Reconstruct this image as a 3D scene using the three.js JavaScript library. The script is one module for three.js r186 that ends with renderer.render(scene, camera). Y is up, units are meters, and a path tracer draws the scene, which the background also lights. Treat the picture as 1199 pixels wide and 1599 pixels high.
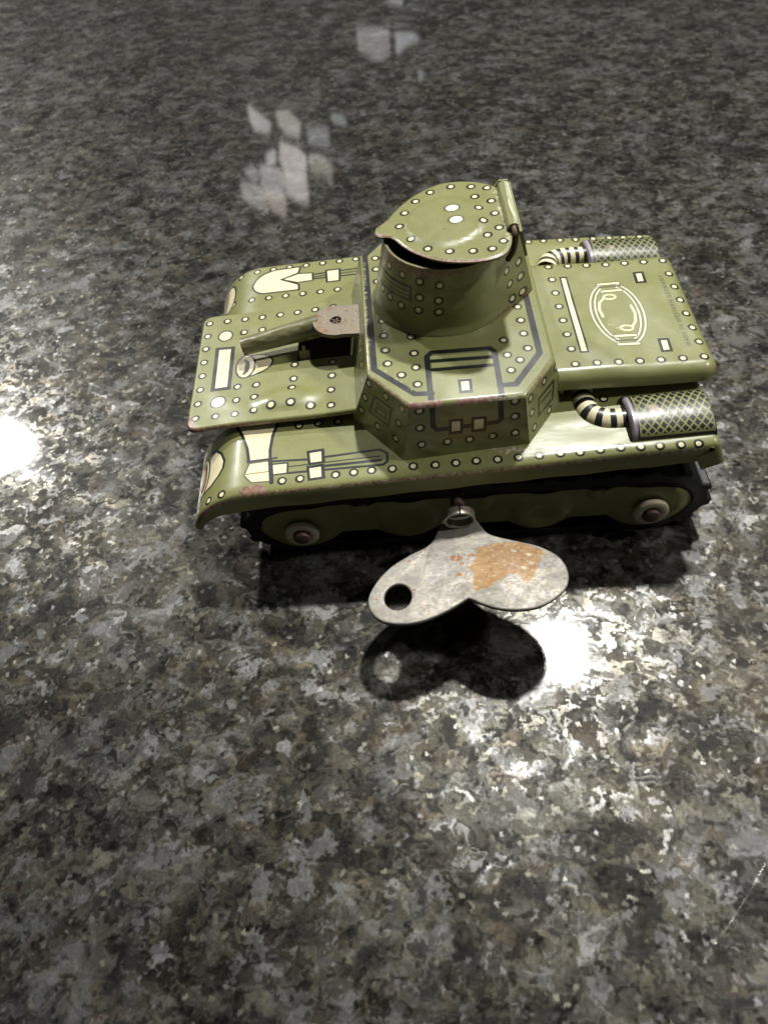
import * as THREE from 'three';
import { mergeGeometries, mergeVertices, toCreasedNormals } from 'three/addons/utils/BufferGeometryUtils.js';

// ───────────────────────── camera, light, exposure (metres, y up) ─────────────────────────
const scene = new THREE.Scene();
const camera = new THREE.PerspectiveCamera(67.34, 767 / 1024, 0.005, 30);
{
  const right = new THREE.Vector3(0.99763, -0.05885, 0.03561), up = new THREE.Vector3(0.06427, 0.61295, -0.78750), back = new THREE.Vector3(0.02451, 0.78792, 0.61528);
  const m = new THREE.Matrix4().makeBasis(right, up, back);
  camera.quaternion.setFromRotationMatrix(m);
  camera.position.set(-0.0075, 0.10748, 0.10165);
  camera.focus = 0.117;
  camera.userData.fStop = 38;
}
const renderer = new THREE.WebGLRenderer({ antialias: true });
renderer.toneMapping = THREE.LinearToneMapping;
renderer.toneMappingExposure = 1.0;
renderer.shadowMap.enabled = true;
scene.background = new THREE.Color().setRGB(0.055, 0.055, 0.052);      // the dim room all round the counter

const LAMPS = [                                                         // recessed ceiling lamps mirrored in the stone; the last unseen, added for light
  { at: [0.316, 1.5, -0.704], power: 13.5, label: 'round recessed ceiling lamp above and behind the toy tank' },
  { at: [-1.140, 1.5, -1.468], power: 13, label: 'round recessed ceiling lamp beyond the gun end of the toy tank' },
  { at: [1.2, 1.5, 0.1], power: 7.5, label: 'unseen round ceiling lamp added past the engine deck end to light the tank top' },
];
const lampColor = new THREE.Color().setRGB(1, 0.99, 0.95);
for (const l of LAMPS) {
  const s = new THREE.SpotLight(lampColor, l.power, 0, 1.35, 0.4, 2);
  s.position.set(l.at[0], l.at[1] - 0.012, l.at[2]);
  s.target.position.set(l.at[0] * 0.35, 0, l.at[2] * 0.35);
  s.castShadow = true; s.shadow.radius = 2.75; s.shadow.mapSize.set(2048, 2048);
  s.shadow.camera.near = 0.1; s.shadow.camera.far = 5;
  scene.add(s, s.target);
}

// ───────────────────────── helpers ─────────────────────────
const MM = 0.001;
let seed = 7;
const rnd = () => { seed = (seed * 1664525 + 1013904223) >>> 0; return seed / 4294967296; };
const rr = (a, b) => a + (b - a) * rnd();
const clamp = (x, a, b) => Math.min(b, Math.max(a, x));
const lerp = (a, b, t) => a + (b - a) * t;
const smooth = (a, b, x) => { const t = clamp((x - a) / (b - a), 0, 1); return t * t * (3 - 2 * t); };
const range = (a, b, n) => Array.from({ length: n + 1 }, (_, i) => a + (b - a) * i / n);

function add(name, geo, mat, parent) {          // geometry is in millimetres
  geo.scale(MM, MM, MM);
  const m = new THREE.Mesh(geo, mat); m.name = name; m.castShadow = m.receiveShadow = true;
  parent.add(m); return m;
}
// a sheet of tin: fn(a, b) -> [x, y, z, s, t] in mm; outer face wears material 0, inner face and rims material 1
function sheet(fn, as, bs, th, cv, { skip, flip = 1 } = {}) {
  const na = as.length, nb = bs.length, P = [], UV = [], N = [];
  const e = 0.02;
  for (const a of as) for (const b of bs) {
    const p = fn(a, b), pa = fn(a + e, b), pb = fn(a, b + e), qa = fn(a - e, b), qb = fn(a, b - e);
    const u = new THREE.Vector3(pa[0] - qa[0], pa[1] - qa[1], pa[2] - qa[2]), v = new THREE.Vector3(pb[0] - qb[0], pb[1] - qb[1], pb[2] - qb[2]);
    const n = v.cross(u).normalize().multiplyScalar(flip);
    P.push(p); N.push(n); UV.push(cv ? cv.uv(p[3] ?? p[0], p[4] ?? p[2]) : [0, 0]);
  }
  const pos = [], nor = [], uv = [], outer = [], inner = [];
  P.forEach((p, i) => { pos.push(p[0], p[1], p[2]); nor.push(N[i].x, N[i].y, N[i].z); uv.push(...UV[i]); });
  const off = P.length;
  P.forEach((p, i) => { pos.push(p[0] - N[i].x * th, p[1] - N[i].y * th, p[2] - N[i].z * th); nor.push(-N[i].x, -N[i].y, -N[i].z); uv.push(...UV[i]); });
  const id = (i, j) => i * nb + j, kept = (i, j) => i >= 0 && j >= 0 && i < na - 1 && j < nb - 1 && !(skip && skip((as[i] + as[i + 1]) / 2, (bs[j] + bs[j + 1]) / 2));
  const tri = (list, a, b, c, f) => f > 0 ? list.push(a, b, c) : list.push(a, c, b);
  const rim = (a, b) => { // wall between outer edge a-b and its inner copy, own vertices for flat shading
    const k = pos.length / 3, A = P[a], B = P[b], n = new THREE.Vector3(B[0] - A[0], B[1] - A[1], B[2] - A[2]).cross(N[a]).negate().normalize();
    for (const q of [a, b, b + off, a + off]) { pos.push(pos[q * 3], pos[q * 3 + 1], pos[q * 3 + 2]); nor.push(n.x, n.y, n.z); uv.push(uv[q * 2], uv[q * 2 + 1]); }
    inner.push(k, k + 1, k + 2, k, k + 2, k + 3);
  };
  for (let i = 0; i < na - 1; i++) for (let j = 0; j < nb - 1; j++) {
    if (!kept(i, j)) continue;
    const a = id(i, j), b = id(i + 1, j), c = id(i + 1, j + 1), d = id(i, j + 1);
    tri(outer, a, d, c, flip); tri(outer, a, c, b, flip);
    tri(inner, a + off, c + off, d + off, flip); tri(inner, a + off, b + off, c + off, flip);
    if (!kept(i - 1, j)) rim(a, d);
    if (!kept(i + 1, j)) rim(c, b);
    if (!kept(i, j - 1)) rim(b, a);
    if (!kept(i, j + 1)) rim(d, c);
  }
  const g = new THREE.BufferGeometry();
  g.setAttribute('position', new THREE.Float32BufferAttribute(pos, 3));
  g.setAttribute('normal', new THREE.Float32BufferAttribute(nor, 3));
  g.setAttribute('uv', new THREE.Float32BufferAttribute(uv, 2));
  g.setIndex([...outer, ...inner]);
  g.addGroup(0, outer.length, 0); g.addGroup(outer.length, inner.length, 1);
  return g;
}
// pressed pan with rounded corners and a folded lip; sides: [x0, x1, z0, z1] with a lip or not
function pan([X0, X1, Z0, Z1], rc, rf, lip, yf, lips) {
  const [lx0, lx1, lz0, lz1] = lips;
  const I = [lx0 ? X0 + rc : X0, lx1 ? X1 - rc : X1, lz0 ? Z0 + rc : Z0, lz1 ? Z1 - rc : Z1];
  const arc = rf * Math.PI / 2, flat = rc - rf, len = flat + arc + lip;
  const prof = (o) => o < flat ? [o, 0] : o < flat + arc ? [flat + rf * Math.sin((o - flat) / rf), rf * (1 - Math.cos((o - flat) / rf))] : [rc, rf + o - flat - arc];
  const fn = (a, b) => {
    const ax = clamp(a, I[0], I[1]), bz = clamp(b, I[2], I[3]), oa = a - ax, ob = b - bz, o = Math.max(Math.abs(oa), Math.abs(ob)), h = Math.hypot(oa, ob) || 1;
    const [q, d] = prof(o), dx = oa / h, dz = ob / h, x = ax + dx * q, z = bz + dz * q;
    return [x, yf(x, z) - d, z, ax + dx * o, bz + dz * o];
  };
  const over = [...range(0, flat, 2), ...range(flat, flat + arc, 8).slice(1), ...range(flat + arc, len, 2).slice(1)];
  const lines = (lo, hi, l0, l1, n) => [...(l0 ? over.slice(1).reverse().map((o) => lo - o) : []), ...range(lo, hi, n), ...(l1 ? over.slice(1).map((o) => hi + o) : [])];
  return { fn, as: lines(I[0], I[1], lx0, lx1, Math.round((I[1] - I[0]) * 1.5)), bs: lines(I[2], I[3], lz0, lz1, Math.round((I[3] - I[2]) * 1.5)) };
}
const GREEN = '#7b7c4e', INK = '#16191b', CREAM = '#dcd2ab', RUST = '#7a5e50', BARE = '#8d8478';
// printed tin: a canvas in millimetres, s to the right and t down
function print(s0, s1, t0, t1, draw, { ppm = 22, base = GREEN, wear = 1 } = {}) {
  const c = document.createElement('canvas'); c.width = Math.min(2048, Math.round((s1 - s0) * ppm)); c.height = Math.min(2048, Math.round((t1 - t0) * ppm));
  const g = c.getContext('2d');
  g.fillStyle = base; g.fillRect(0, 0, c.width, c.height);
  g.save(); g.scale(c.width / (s1 - s0), c.height / (t1 - t0)); g.translate(-s0, -t0);
  const area = (s1 - s0) * (t1 - t0);
  for (let i = 0; i < area * 1.2; i++) { // uneven lacquer
    g.globalAlpha = rr(0.02, 0.07); g.fillStyle = ['#8e8e5b', '#6a6d3f', '#88845a', '#6e7144'][i % 4];
    g.beginPath(); g.ellipse(rr(s0, s1), rr(t0, t1), rr(0.2, 1.5), rr(0.15, 0.9), rr(0, 3), 0, 7); g.fill();
  }
  g.globalAlpha = 1;
  if (draw) draw(g);
  for (let i = 0; i < area * 0.35 * wear; i++) { // specks and scuffs
    g.globalAlpha = rr(0.25, 0.7); g.fillStyle = rnd() < 0.5 ? '#4c4a30' : '#b9b48a';
    g.beginPath(); g.ellipse(rr(s0, s1), rr(t0, t1), rr(0.03, 0.1), rr(0.03, 0.07), rr(0, 3), 0, 7); g.fill();
  }
  g.lineWidth = 0.05; g.strokeStyle = '#b5b07c';
  for (let i = 0; i < area * 0.05 * wear; i++) { g.globalAlpha = rr(0.15, 0.5); const x = rr(s0, s1), y = rr(t0, t1), a = rr(0, 6.3), l = rr(0.6, 2.6); g.beginPath(); g.moveTo(x, y); g.lineTo(x + Math.cos(a) * l, y + Math.sin(a) * l); g.stroke(); }
  g.restore();
  const tex = new THREE.CanvasTexture(c); tex.colorSpace = THREE.SRGBColorSpace; tex.anisotropy = 8;
  return { tex, uv: (s, t) => [(s - s0) / (s1 - s0), 1 - (t - t0) / (t1 - t0)] };
}
const poly = (g, pts, fill, stroke, w = 0.3, close = true) => { g.beginPath(); pts.forEach(([x, y], i) => i ? g.lineTo(x, y) : g.moveTo(x, y)); if (close) g.closePath(); if (fill) { g.fillStyle = fill; g.fill(); } if (stroke) { g.strokeStyle = stroke; g.lineWidth = w; g.lineJoin = 'round'; g.lineCap = 'round'; g.stroke(); } };
const oval = (g, x, y, a, b, fill, stroke, w = 0.2, rot = 0) => { g.beginPath(); g.ellipse(x, y, a, b, rot, 0, Math.PI * 2); if (fill) { g.fillStyle = fill; g.fill(); } if (stroke) { g.strokeStyle = stroke; g.lineWidth = w; g.stroke(); } };
function rivets(g, list, k = 1) { for (const [x, y] of list) { oval(g, x, y, 0.76 * k, 0.76 * k, '#15160f'); oval(g, x + rr(-0.05, 0.07), y + rr(-0.07, 0.04), 0.42 * k, 0.43 * k, CREAM); } }
const row = (x0, y0, x1, y1, n) => range(0, 1, n - 1).map((t) => [lerp(x0, x1, t), lerp(y0, y1, t)]);
// patch of bare, rusted metal with a ragged outline
function rust(g, x0, y0, x1, y1, w, n = 40, colors = [RUST, '#8b6a58', '#6b4f44', '#9a8070']) {
  for (let i = 0; i < n; i++) { const t = rnd(); g.globalAlpha = rr(0.5, 0.95); g.fillStyle = colors[i % colors.length]; g.beginPath(); g.ellipse(lerp(x0, x1, t) + rr(-w, w) * 0.4, lerp(y0, y1, t) + rr(-w, w) * 0.5, rr(0.12, 0.5) * (0.5 + w), rr(0.1, 0.28) * (0.5 + w), rr(0, 3), 0, 7); g.fill(); }
  g.globalAlpha = 1;
}

// shared relief and gloss of old lacquered tin
function noiseTexture(n, octaves, lo, hi, seed0) {
  seed = seed0; const f = new Float32Array(n * n);
  for (const [cells, amp] of octaves) {
    const lat = Array.from({ length: cells * cells }, rnd);
    for (let y = 0; y < n; y++) for (let x = 0; x < n; x++) {
      const u = x / n * cells, v = y / n * cells, i = u | 0, j = v | 0, a = u - i, b = v - j, sa = a * a * (3 - 2 * a), sb = b * b * (3 - 2 * b);
      const L = (p, q) => lat[(p % cells) + (q % cells) * cells];
      f[y * n + x] += amp * lerp(lerp(L(i, j), L(i + 1, j), sa), lerp(L(i, j + 1), L(i + 1, j + 1), sa), sb);
    }
  }
  const d = new Uint8Array(n * n * 4);
  for (let i = 0; i < n * n; i++) { const v = clamp(lo + (hi - lo) * f[i], 0, 255); d[i * 4] = d[i * 4 + 1] = d[i * 4 + 2] = v; d[i * 4 + 3] = 255; }
  const t = new THREE.DataTexture(d, n, n); t.wrapS = t.wrapT = THREE.RepeatWrapping; t.magFilter = THREE.LinearFilter; t.needsUpdate = true; return t;
}
const dent = noiseTexture(256, [[5, 0.7], [11, 0.3]], 0, 255, 11);
const gloss = noiseTexture(512, [[7, 0.35], [23, 0.3], [90, 0.35]], 130, 255, 12);
const tin = (cv, o = {}) => new THREE.MeshPhysicalMaterial({ map: cv.tex, roughness: 0.5, roughnessMap: gloss, bumpMap: dent, bumpScale: 0.00038, clearcoat: 0.28, clearcoatRoughness: 0.14, ...o });
const plainGreen = new THREE.MeshPhysicalMaterial({ color: GREEN, roughness: 0.45, clearcoat: 0.3, clearcoatRoughness: 0.2 });
const inside = new THREE.MeshStandardMaterial({ color: '#6a6048', roughness: 0.5, metalness: 0.4 });

// ───────────────────────── the polished granite counter ─────────────────────────
function granite() {
  const n = 2048, W = 300, H = 366, X0 = -162, Z0 = -270; // mm covered by one repeat
  const lattice = (c, s) => { seed = s; return Float32Array.from({ length: c * c }, rnd); };
  const vn = (lat, c, x, y) => { const i = Math.floor(x), j = Math.floor(y), a = x - i, b = y - j, sa = a * a * (3 - 2 * a), sb = b * b * (3 - 2 * b); const i0 = ((i % c) + c) % c, i1 = (i0 + 1) % c, j0 = (((j % c) + c) % c) * c, j1 = (((j % c) + c + 1) % c) * c; return lerp(lerp(lat[i0 + j0], lat[i1 + j0], sa), lerp(lat[i0 + j1], lat[i1 + j1], sa), sb); };
  const c = 256, LA = lattice(c, 21), LB = lattice(c, 22), LC = lattice(c, 23), LD = lattice(c, 24);
  const hash = (i, j, k) => { let h = (i * 374761393 + j * 668265263 + k * 2147483647) | 0; h = Math.imul(h ^ (h >>> 13), 1274126177); h = Math.imul(h ^ (h >>> 16), 2246822519); return ((h ^ (h >>> 15)) >>> 0) / 4294967296; };
  const cell = (x, y, s, k) => { // nearest jittered grain -> [i, j]
    const u = x / s, v = y / s, i = Math.floor(u), j = Math.floor(v); let best = 9, bi = 0, bj = 0;
    for (let q = -1; q <= 1; q++) for (let p = -1; p <= 1; p++) { const dx = i + p + hash(i + p, j + q, k) - u, dy = j + q + hash(i + p, j + q, k + 1) - v, d = dx * dx + dy * dy; if (d < best) { best = d; bi = i + p; bj = j + q; } }
    return [bi, bj];
  };
  const col = new Uint8Array(n * n * 4), nrm = new Uint8Array(n * n * 4), rgh = new Uint8Array(n * n * 4);
  const enc = (v) => 255 * (v <= 0.0031308 ? 12.92 * v : 1.055 * v ** (1 / 2.4) - 0.055);
  const tones = [[0.037, 0.034, 0.026], [0.025, 0.023, 0.017], [0.043, 0.041, 0.033], [0.036, 0.028, 0.019], [0.050, 0.045, 0.032], [0.042, 0.041, 0.037], [0.012, 0.011, 0.009], [0.074, 0.073, 0.068]];
  const toneP = [0.25, 0.43, 0.58, 0.67, 0.77, 0.87, 0.93, 1];
  for (let py = 0; py < n; py++) for (let px = 0; px < n; px++) {
    const x = X0 + px / n * W, z = Z0 + (n - 1 - py) / n * H;
    // ragged, slightly drawn-out grain borders
    const w1 = vn(LA, c, x * 0.4, z * 0.5) - 0.5, w2 = vn(LB, c, x * 0.4, z * 0.5) - 0.5, w3 = vn(LC, c, x * 1.5, z * 1.9) - 0.5, w4 = vn(LD, c, x * 1.5, z * 1.9) - 0.5, w5 = vn(LA, c, x * 4.6 + 9, z * 5) - 0.5, w6 = vn(LB, c, x * 4.6, z * 5 + 7) - 0.5;
    const wx = x + w1 * 3.0 + w3 * 1.4 + w5 * 0.3, wz = z + w2 * 3.0 + w4 * 1.4 + w6 * 0.3, ux = wx * 0.85 + wz * 0.2, uz = wz * 1.1 - wx * 0.12;
    const [bi, bj] = cell(ux, uz, 2.9, 1), [si, sj] = cell(ux + 40, uz, 1.15, 5), [ti, tj] = cell(x + w5 * 0.35 + w3 * 0.2, z + w6 * 0.35 + 70, 0.6, 31);
    const pick = (h) => { let k = 0; while (h > toneP[k]) k++; return tones[k]; };
    const A = pick(hash(bi, bj, 9)), B = pick(hash(si, sj, 15)), mb = 0.25 + 0.35 * hash(si, sj, 17);
    let r = lerp(A[0], B[0], mb), g = lerp(A[1], B[1], mb), b = lerp(A[2], B[2], mb);
    // clouds and streaks within the crystals
    const f1 = vn(LC, c, x * 0.22 + 50, z * 0.3), f2 = vn(LD, c, wx * 0.7, wz * 1.1 + 30), f3 = vn(LA, c, wx * 1.9 + 5, wz * 2.9), f4 = vn(LB, c, x * 5.5 + 31, z * 6.3);
    const f0 = vn(LD, c, x * 0.11 + 3, z * 0.12 + 8), k = Math.max(0.15, 1.06 + 0.9 * (f0 - 0.5) + 0.9 * (f1 - 0.5) + 0.85 * (f2 - 0.5) + 0.8 * (f3 - 0.5) + 0.7 * (f4 - 0.5));
    r *= k * (1.06 - 0.1 * f0); g *= k; b *= k * (0.9 + 0.2 * f0);
    let tx = 0, tz = 0, rough = 0.5;
    const hz = hash(si, sj, 40); if (hz < 0.16) { tx = hash(si, sj, 18) - 0.5; tz = hash(si, sj, 19) - 0.5; rough = 0.36; } else if (hz > 0.7) { tx = (hash(si, sj, 18) - 0.5) * 0.35; tz = (hash(si, sj, 19) - 0.5) * 0.35; rough = 0.29; }
    // feldspar plates, milky grey with torn outlines
    const fl = 0.5 * vn(LA, c, x * 0.34 + 11, z * 0.42) + 0.3 * vn(LB, c, wx * 0.8, wz * 1.0 + 3) + 0.2 * vn(LC, c, wx * 2.2, wz * 2.6);
    if (fl > 0.625) { const m = smooth(0.625, 0.64, fl) * (0.25 + 0.55 * hash(bi, bj, 21)), v = 0.085 + 0.06 * f3; r = lerp(r, v, m); g = lerp(g, v, m); b = lerp(b, v * 1.01, m); tx = (hash(bi, bj, 12) - 0.5) * 0.8; tz = (hash(bi, bj, 13) - 0.5) * 0.8; rough = lerp(rough, 0.38, m); }
    else if (fl < 0.37) { const m = smooth(0.37, 0.34, fl) * 0.8; r = lerp(r, 0.007, m); g = lerp(g, 0.0065, m); b = lerp(b, 0.006, m); }
    // small bright flecks and dark pits
    const ht = hash(ti, tj, 33);
    if (ht < 0.035) { const v = 0.10 + 0.16 * hash(ti, tj, 34) ** 2, m = 0.65; r = lerp(r, v, m); g = lerp(g, v * 0.985, m); b = lerp(b, v * (0.7 + 0.35 * hash(ti, tj, 35)), m); rough = 0.36; tx = (hash(ti, tj, 36) - 0.5) * 0.7; tz = (hash(ti, tj, 37) - 0.5) * 0.7; }
    else if (ht > 0.972) { r *= 0.25; g *= 0.25; b *= 0.25; }
    const o = (py * n + px) * 4;
    col[o] = enc(r); col[o + 1] = enc(g); col[o + 2] = enc(b); col[o + 3] = 255;
    rgh[o] = rgh[o + 1] = rgh[o + 2] = 255 * rough; rgh[o + 3] = 255;
    const amp = 0.13, nx = tx * amp + w5 * 0.03, ny = tz * amp + w6 * 0.03;
    nrm[o] = 127.5 + 127.5 * nx; nrm[o + 1] = 127.5 + 127.5 * ny; nrm[o + 2] = 127.5 + 127.5 * Math.sqrt(Math.max(0, 1 - nx * nx - ny * ny)); nrm[o + 3] = 255;
  }
  { // blur the crystal borders a little, keep fine grain
    const src = Float32Array.from(col);
    for (let y = 0; y < n; y++) for (let x = 0; x < n; x++) { const xm = (x + n - 1) % n, xp = (x + 1) % n, ym = ((y + n - 1) % n) * n, yp = ((y + 1) % n) * n, y0 = y * n, f = 0.93 + 0.14 * hash(x, y, 51); for (let q = 0; q < 3; q++) col[(y0 + x) * 4 + q] = Math.min(255, f * (0.55 * src[(y0 + x) * 4 + q] + 0.45 * (4 * src[(y0 + x) * 4 + q] + 2 * (src[(y0 + xm) * 4 + q] + src[(y0 + xp) * 4 + q] + src[(ym + x) * 4 + q] + src[(yp + x) * 4 + q]) + src[(ym + xm) * 4 + q] + src[(ym + xp) * 4 + q] + src[(yp + xm) * 4 + q] + src[(yp + xp) * 4 + q]) / 16)); }
  }
  // wiping scratches in the polish: thin grooves, relief only
  seed = 77;
  for (let s = 0; s < 60; s++) {
    let x = rr(0, n), y = rr(0, n), a = rr(0, 6.283); const bend = rr(-0.004, 0.004), len = rr(20, 190), tilt = rr(0.05, 0.16) * (rnd() < 0.5 ? -1 : 1);
    for (let i = 0; i < len; i++) { x += Math.cos(a); y += Math.sin(a); a += bend; const o = ((((y | 0) + n) % n) * n + (((x | 0) + n) % n)) * 4, nx = -Math.sin(a) * tilt, ny = Math.cos(a) * tilt; nrm[o] = 127.5 + 127.5 * nx; nrm[o + 1] = 127.5 + 127.5 * ny; nrm[o + 2] = 127.5 + 127.5 * Math.sqrt(1 - nx * nx - ny * ny); }
  }
  // pale hair scratches and lint on the stone
  for (let s = 0; s < 150; s++) {
    let x = rr(0, n), y = rr(0, n), a = rr(0, 6.283); const bend = rr(-0.006, 0.006), len = rr(12, 70), up = rr(4, 18);
    for (let i = 0; i < len; i++) { x += Math.cos(a); y += Math.sin(a); a += bend; const o = ((((y | 0) + n) % n) * n + (((x | 0) + n) % n)) * 4; for (let q = 0; q < 3; q++) col[o + q] = Math.min(255, col[o + q] + up); }
  }
  const make = (d, srgb) => { const t = new THREE.DataTexture(d, n, n); if (srgb) t.colorSpace = THREE.SRGBColorSpace; t.wrapS = t.wrapT = THREE.RepeatWrapping; t.magFilter = THREE.LinearFilter; t.minFilter = THREE.LinearMipmapLinearFilter; t.generateMipmaps = true; t.anisotropy = 8; t.needsUpdate = true; return t; };
  return { map: make(col, true), normalMap: make(nrm, false), roughnessMap: make(rgh, false), uv: (x, z) => [(x - X0) / W, 1 - (z - Z0) / H] };
}
{
  const gr = granite();
  const g = new THREE.BoxGeometry(1300, 30, 1100); g.translate(0, -15, -200);
  const p = g.attributes.position, uv = g.attributes.uv;
  for (let i = 0; i < p.count; i++) uv.setXY(i, ...gr.uv(p.getX(i) + p.getY(i) * (i < 8 ? 1 : 0), p.getZ(i) - p.getY(i)));
  const mat = new THREE.MeshPhysicalMaterial({ map: gr.map, normalMap: gr.normalMap, normalScale: new THREE.Vector2(1, 1), roughnessMap: gr.roughnessMap, roughness: 1, metalness: 0.72, specularIntensity: 0.75, clearcoat: 1, clearcoatRoughness: 0.04 });
  const m = add('countertop', g, mat, scene);
  m.userData = { kind: 'structure', label: 'polished dark brown and grey speckled granite countertop', category: 'countertop' };
}

// ───────────────────────── the tin toy tank ─────────────────────────
const tank = new THREE.Group(); tank.name = 'toy_tank'; scene.add(tank); tank.position.y = -0.0026;
tank.userData = { label: 'small olive green printed tin wind-up toy tank standing on granite', category: 'toy tank' };

// running gear ------------------------------------------------------------
const HUB = [-24.3, 32.8], HUBY = 9.45;
const rubber = new THREE.MeshStandardMaterial({ color: '#0d0d0e', roughness: 0.33, bumpMap: gloss, bumpScale: 0.00005 });
const washerMat = new THREE.MeshStandardMaterial({ color: '#b0a68a', roughness: 0.55 });
const axleMat = new THREE.MeshStandardMaterial({ color: '#5c4a40', roughness: 0.6, metalness: 0.5 });
seed = 5;
const sidePrint = print(-34, 43, 0, 20, (g) => { rust(g, -30, 3, 38, 4, 0.6, 30); }, { ppm: 12 });
const sideTin = tin(sidePrint);
function trackShape(out, ribs) {
  const KY = 0.72, pts = [], r = 9.1 + out, per = 2 * (HUB[1] - HUB[0]) + 2 * Math.PI * r, n = 24, pitch = per / 32;
  const at = (s) => { // walk the loop
    const L = HUB[1] - HUB[0], A = Math.PI * r; s = (s % per + per) % per;
    if (s < L) return [HUB[0] + s, r, 0, 1];
    if (s < L + A) { const t = (s - L) / r; return [HUB[1] + r * Math.sin(t), r * Math.cos(t), Math.sin(t), Math.cos(t)]; }
    if (s < 2 * L + A) return [HUB[1] - (s - L - A), -r, 0, -1];
    const t = (s - 2 * L - A) / r; return [HUB[0] - r * Math.sin(t), -r * Math.cos(t), -Math.sin(t), -Math.cos(t)];
  };
  for (let i = 0; i < 32; i++) for (const [q, h] of ribs ? [[0, 0], [0.3, 0], [0.42, 0.85], [0.62, 0.85], [0.74, 0]] : [[0, 0], [0.33, 0], [0.66, 0]]) { const [x, y, nx, ny] = at((i + q) * pitch); pts.push(new THREE.Vector2(x + nx * h, y * KY + HUBY + ny * h * 0.8)); }
  return pts;
}
for (const sd of [1, -1]) {
  const sh = new THREE.Shape(trackShape(0, true)); sh.holes.push(new THREE.Path(trackShape(-2.2, false)));
  const tg = new THREE.ExtrudeGeometry(sh, { depth: 5.2, bevelEnabled: true, bevelSize: 0.22, bevelThickness: 0.3, bevelSegments: 1, curveSegments: 4 });
  tg.translate(0, 0, sd > 0 ? 19.3 : -24.8);
  add('track', toCreasedNormals(tg, 0.6), rubber, tank);
  // pressed side plate with wheel outlines
  const lo = (x) => { let y = HUBY - 2.6; for (const [cx, r] of [[HUB[0], 6.9], [-6.6, 5.6], [15.0, 5.6], [HUB[1], 6.9]]) { const d = r * r - (x - cx) ** 2; if (d > 0) y = Math.min(y, HUBY - 0.6 - Math.sqrt(d) * 0.74); } return y; };
  const hi = (x) => { const e = Math.min(x - (HUB[0] - 6.9), HUB[1] + 6.9 - x); return HUBY - 0.6 + 0.74 * (e < 6.9 ? Math.sqrt(Math.max(0, 6.9 ** 2 - (6.9 - e) ** 2)) : 6.9); };
  const xs = range(HUB[0] - 6.9, HUB[1] + 6.9, 110);
  const boss = (x, y) => { let h = 0; for (const [cx, cy, r, k] of [[-6.6, HUBY, 4.4, 0.9], [15, HUBY, 4.4, 0.9], [HUB[0], HUBY, 5.6, 0.5], [HUB[1], HUBY, 5.6, 0.5], [-14, HUBY + 4, 1.6, 0.6], [4.2, HUBY + 3, 2.4, 0.5], [24, HUBY + 4, 1.6, 0.6]]) { const d = Math.hypot(x - cx, y - cy) / r; if (d < 1.25) h = Math.max(h, k * smooth(1.25, 0.8, d) - 0.35 * k * smooth(0.6, 0.2, d)); } return h; };
  const pg = sheet((x, v) => { const a = lo(x), b = hi(x), y = lerp(a, Math.max(b, a + 0.01), v); return [x, y, sd * (24.6 + boss(x, y)), x, 20 - y]; }, xs, range(0, 1, 28), 0.4, sidePrint, { flip: -sd });
  add('side_plate', pg, [sideTin, inside], tank);
  for (const hx of HUB) {
    const w = add('wheel', new THREE.CylinderGeometry(4.4, 4.4, 4.4, 40).rotateX(Math.PI / 2).translate(hx, HUBY, sd * 22.4), inside, tank);
    const ring = new THREE.LatheGeometry([[1.4, -0.5], [2.6, -0.5], [2.85, -0.2], [2.85, 0.3], [2.6, 0.55], [1.7, 0.6], [1.4, 0.4]].map((q) => new THREE.Vector2(...q)), 40).rotateX(sd * Math.PI / 2).translate(hx, HUBY - 0.75, sd * 25.9);
    const ws = add('hub_washer', ring, washerMat, w);
    add('axle', new THREE.LatheGeometry([[0, -3], [1.4, -3], [1.4, 1.0], [1.1, 1.3], [0, 1.35]].map((q) => new THREE.Vector2(...q)), 24).rotateX(sd * Math.PI / 2).translate(hx, HUBY - 1.0, sd * 25.8), axleMat, w);
  }
}
add('hull_light_stop', new THREE.BoxGeometry(66, 13.6, 38.2).translate(4.2, 12.4, 0), inside, tank);  // inner box added to keep light from passing through the hull

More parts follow.
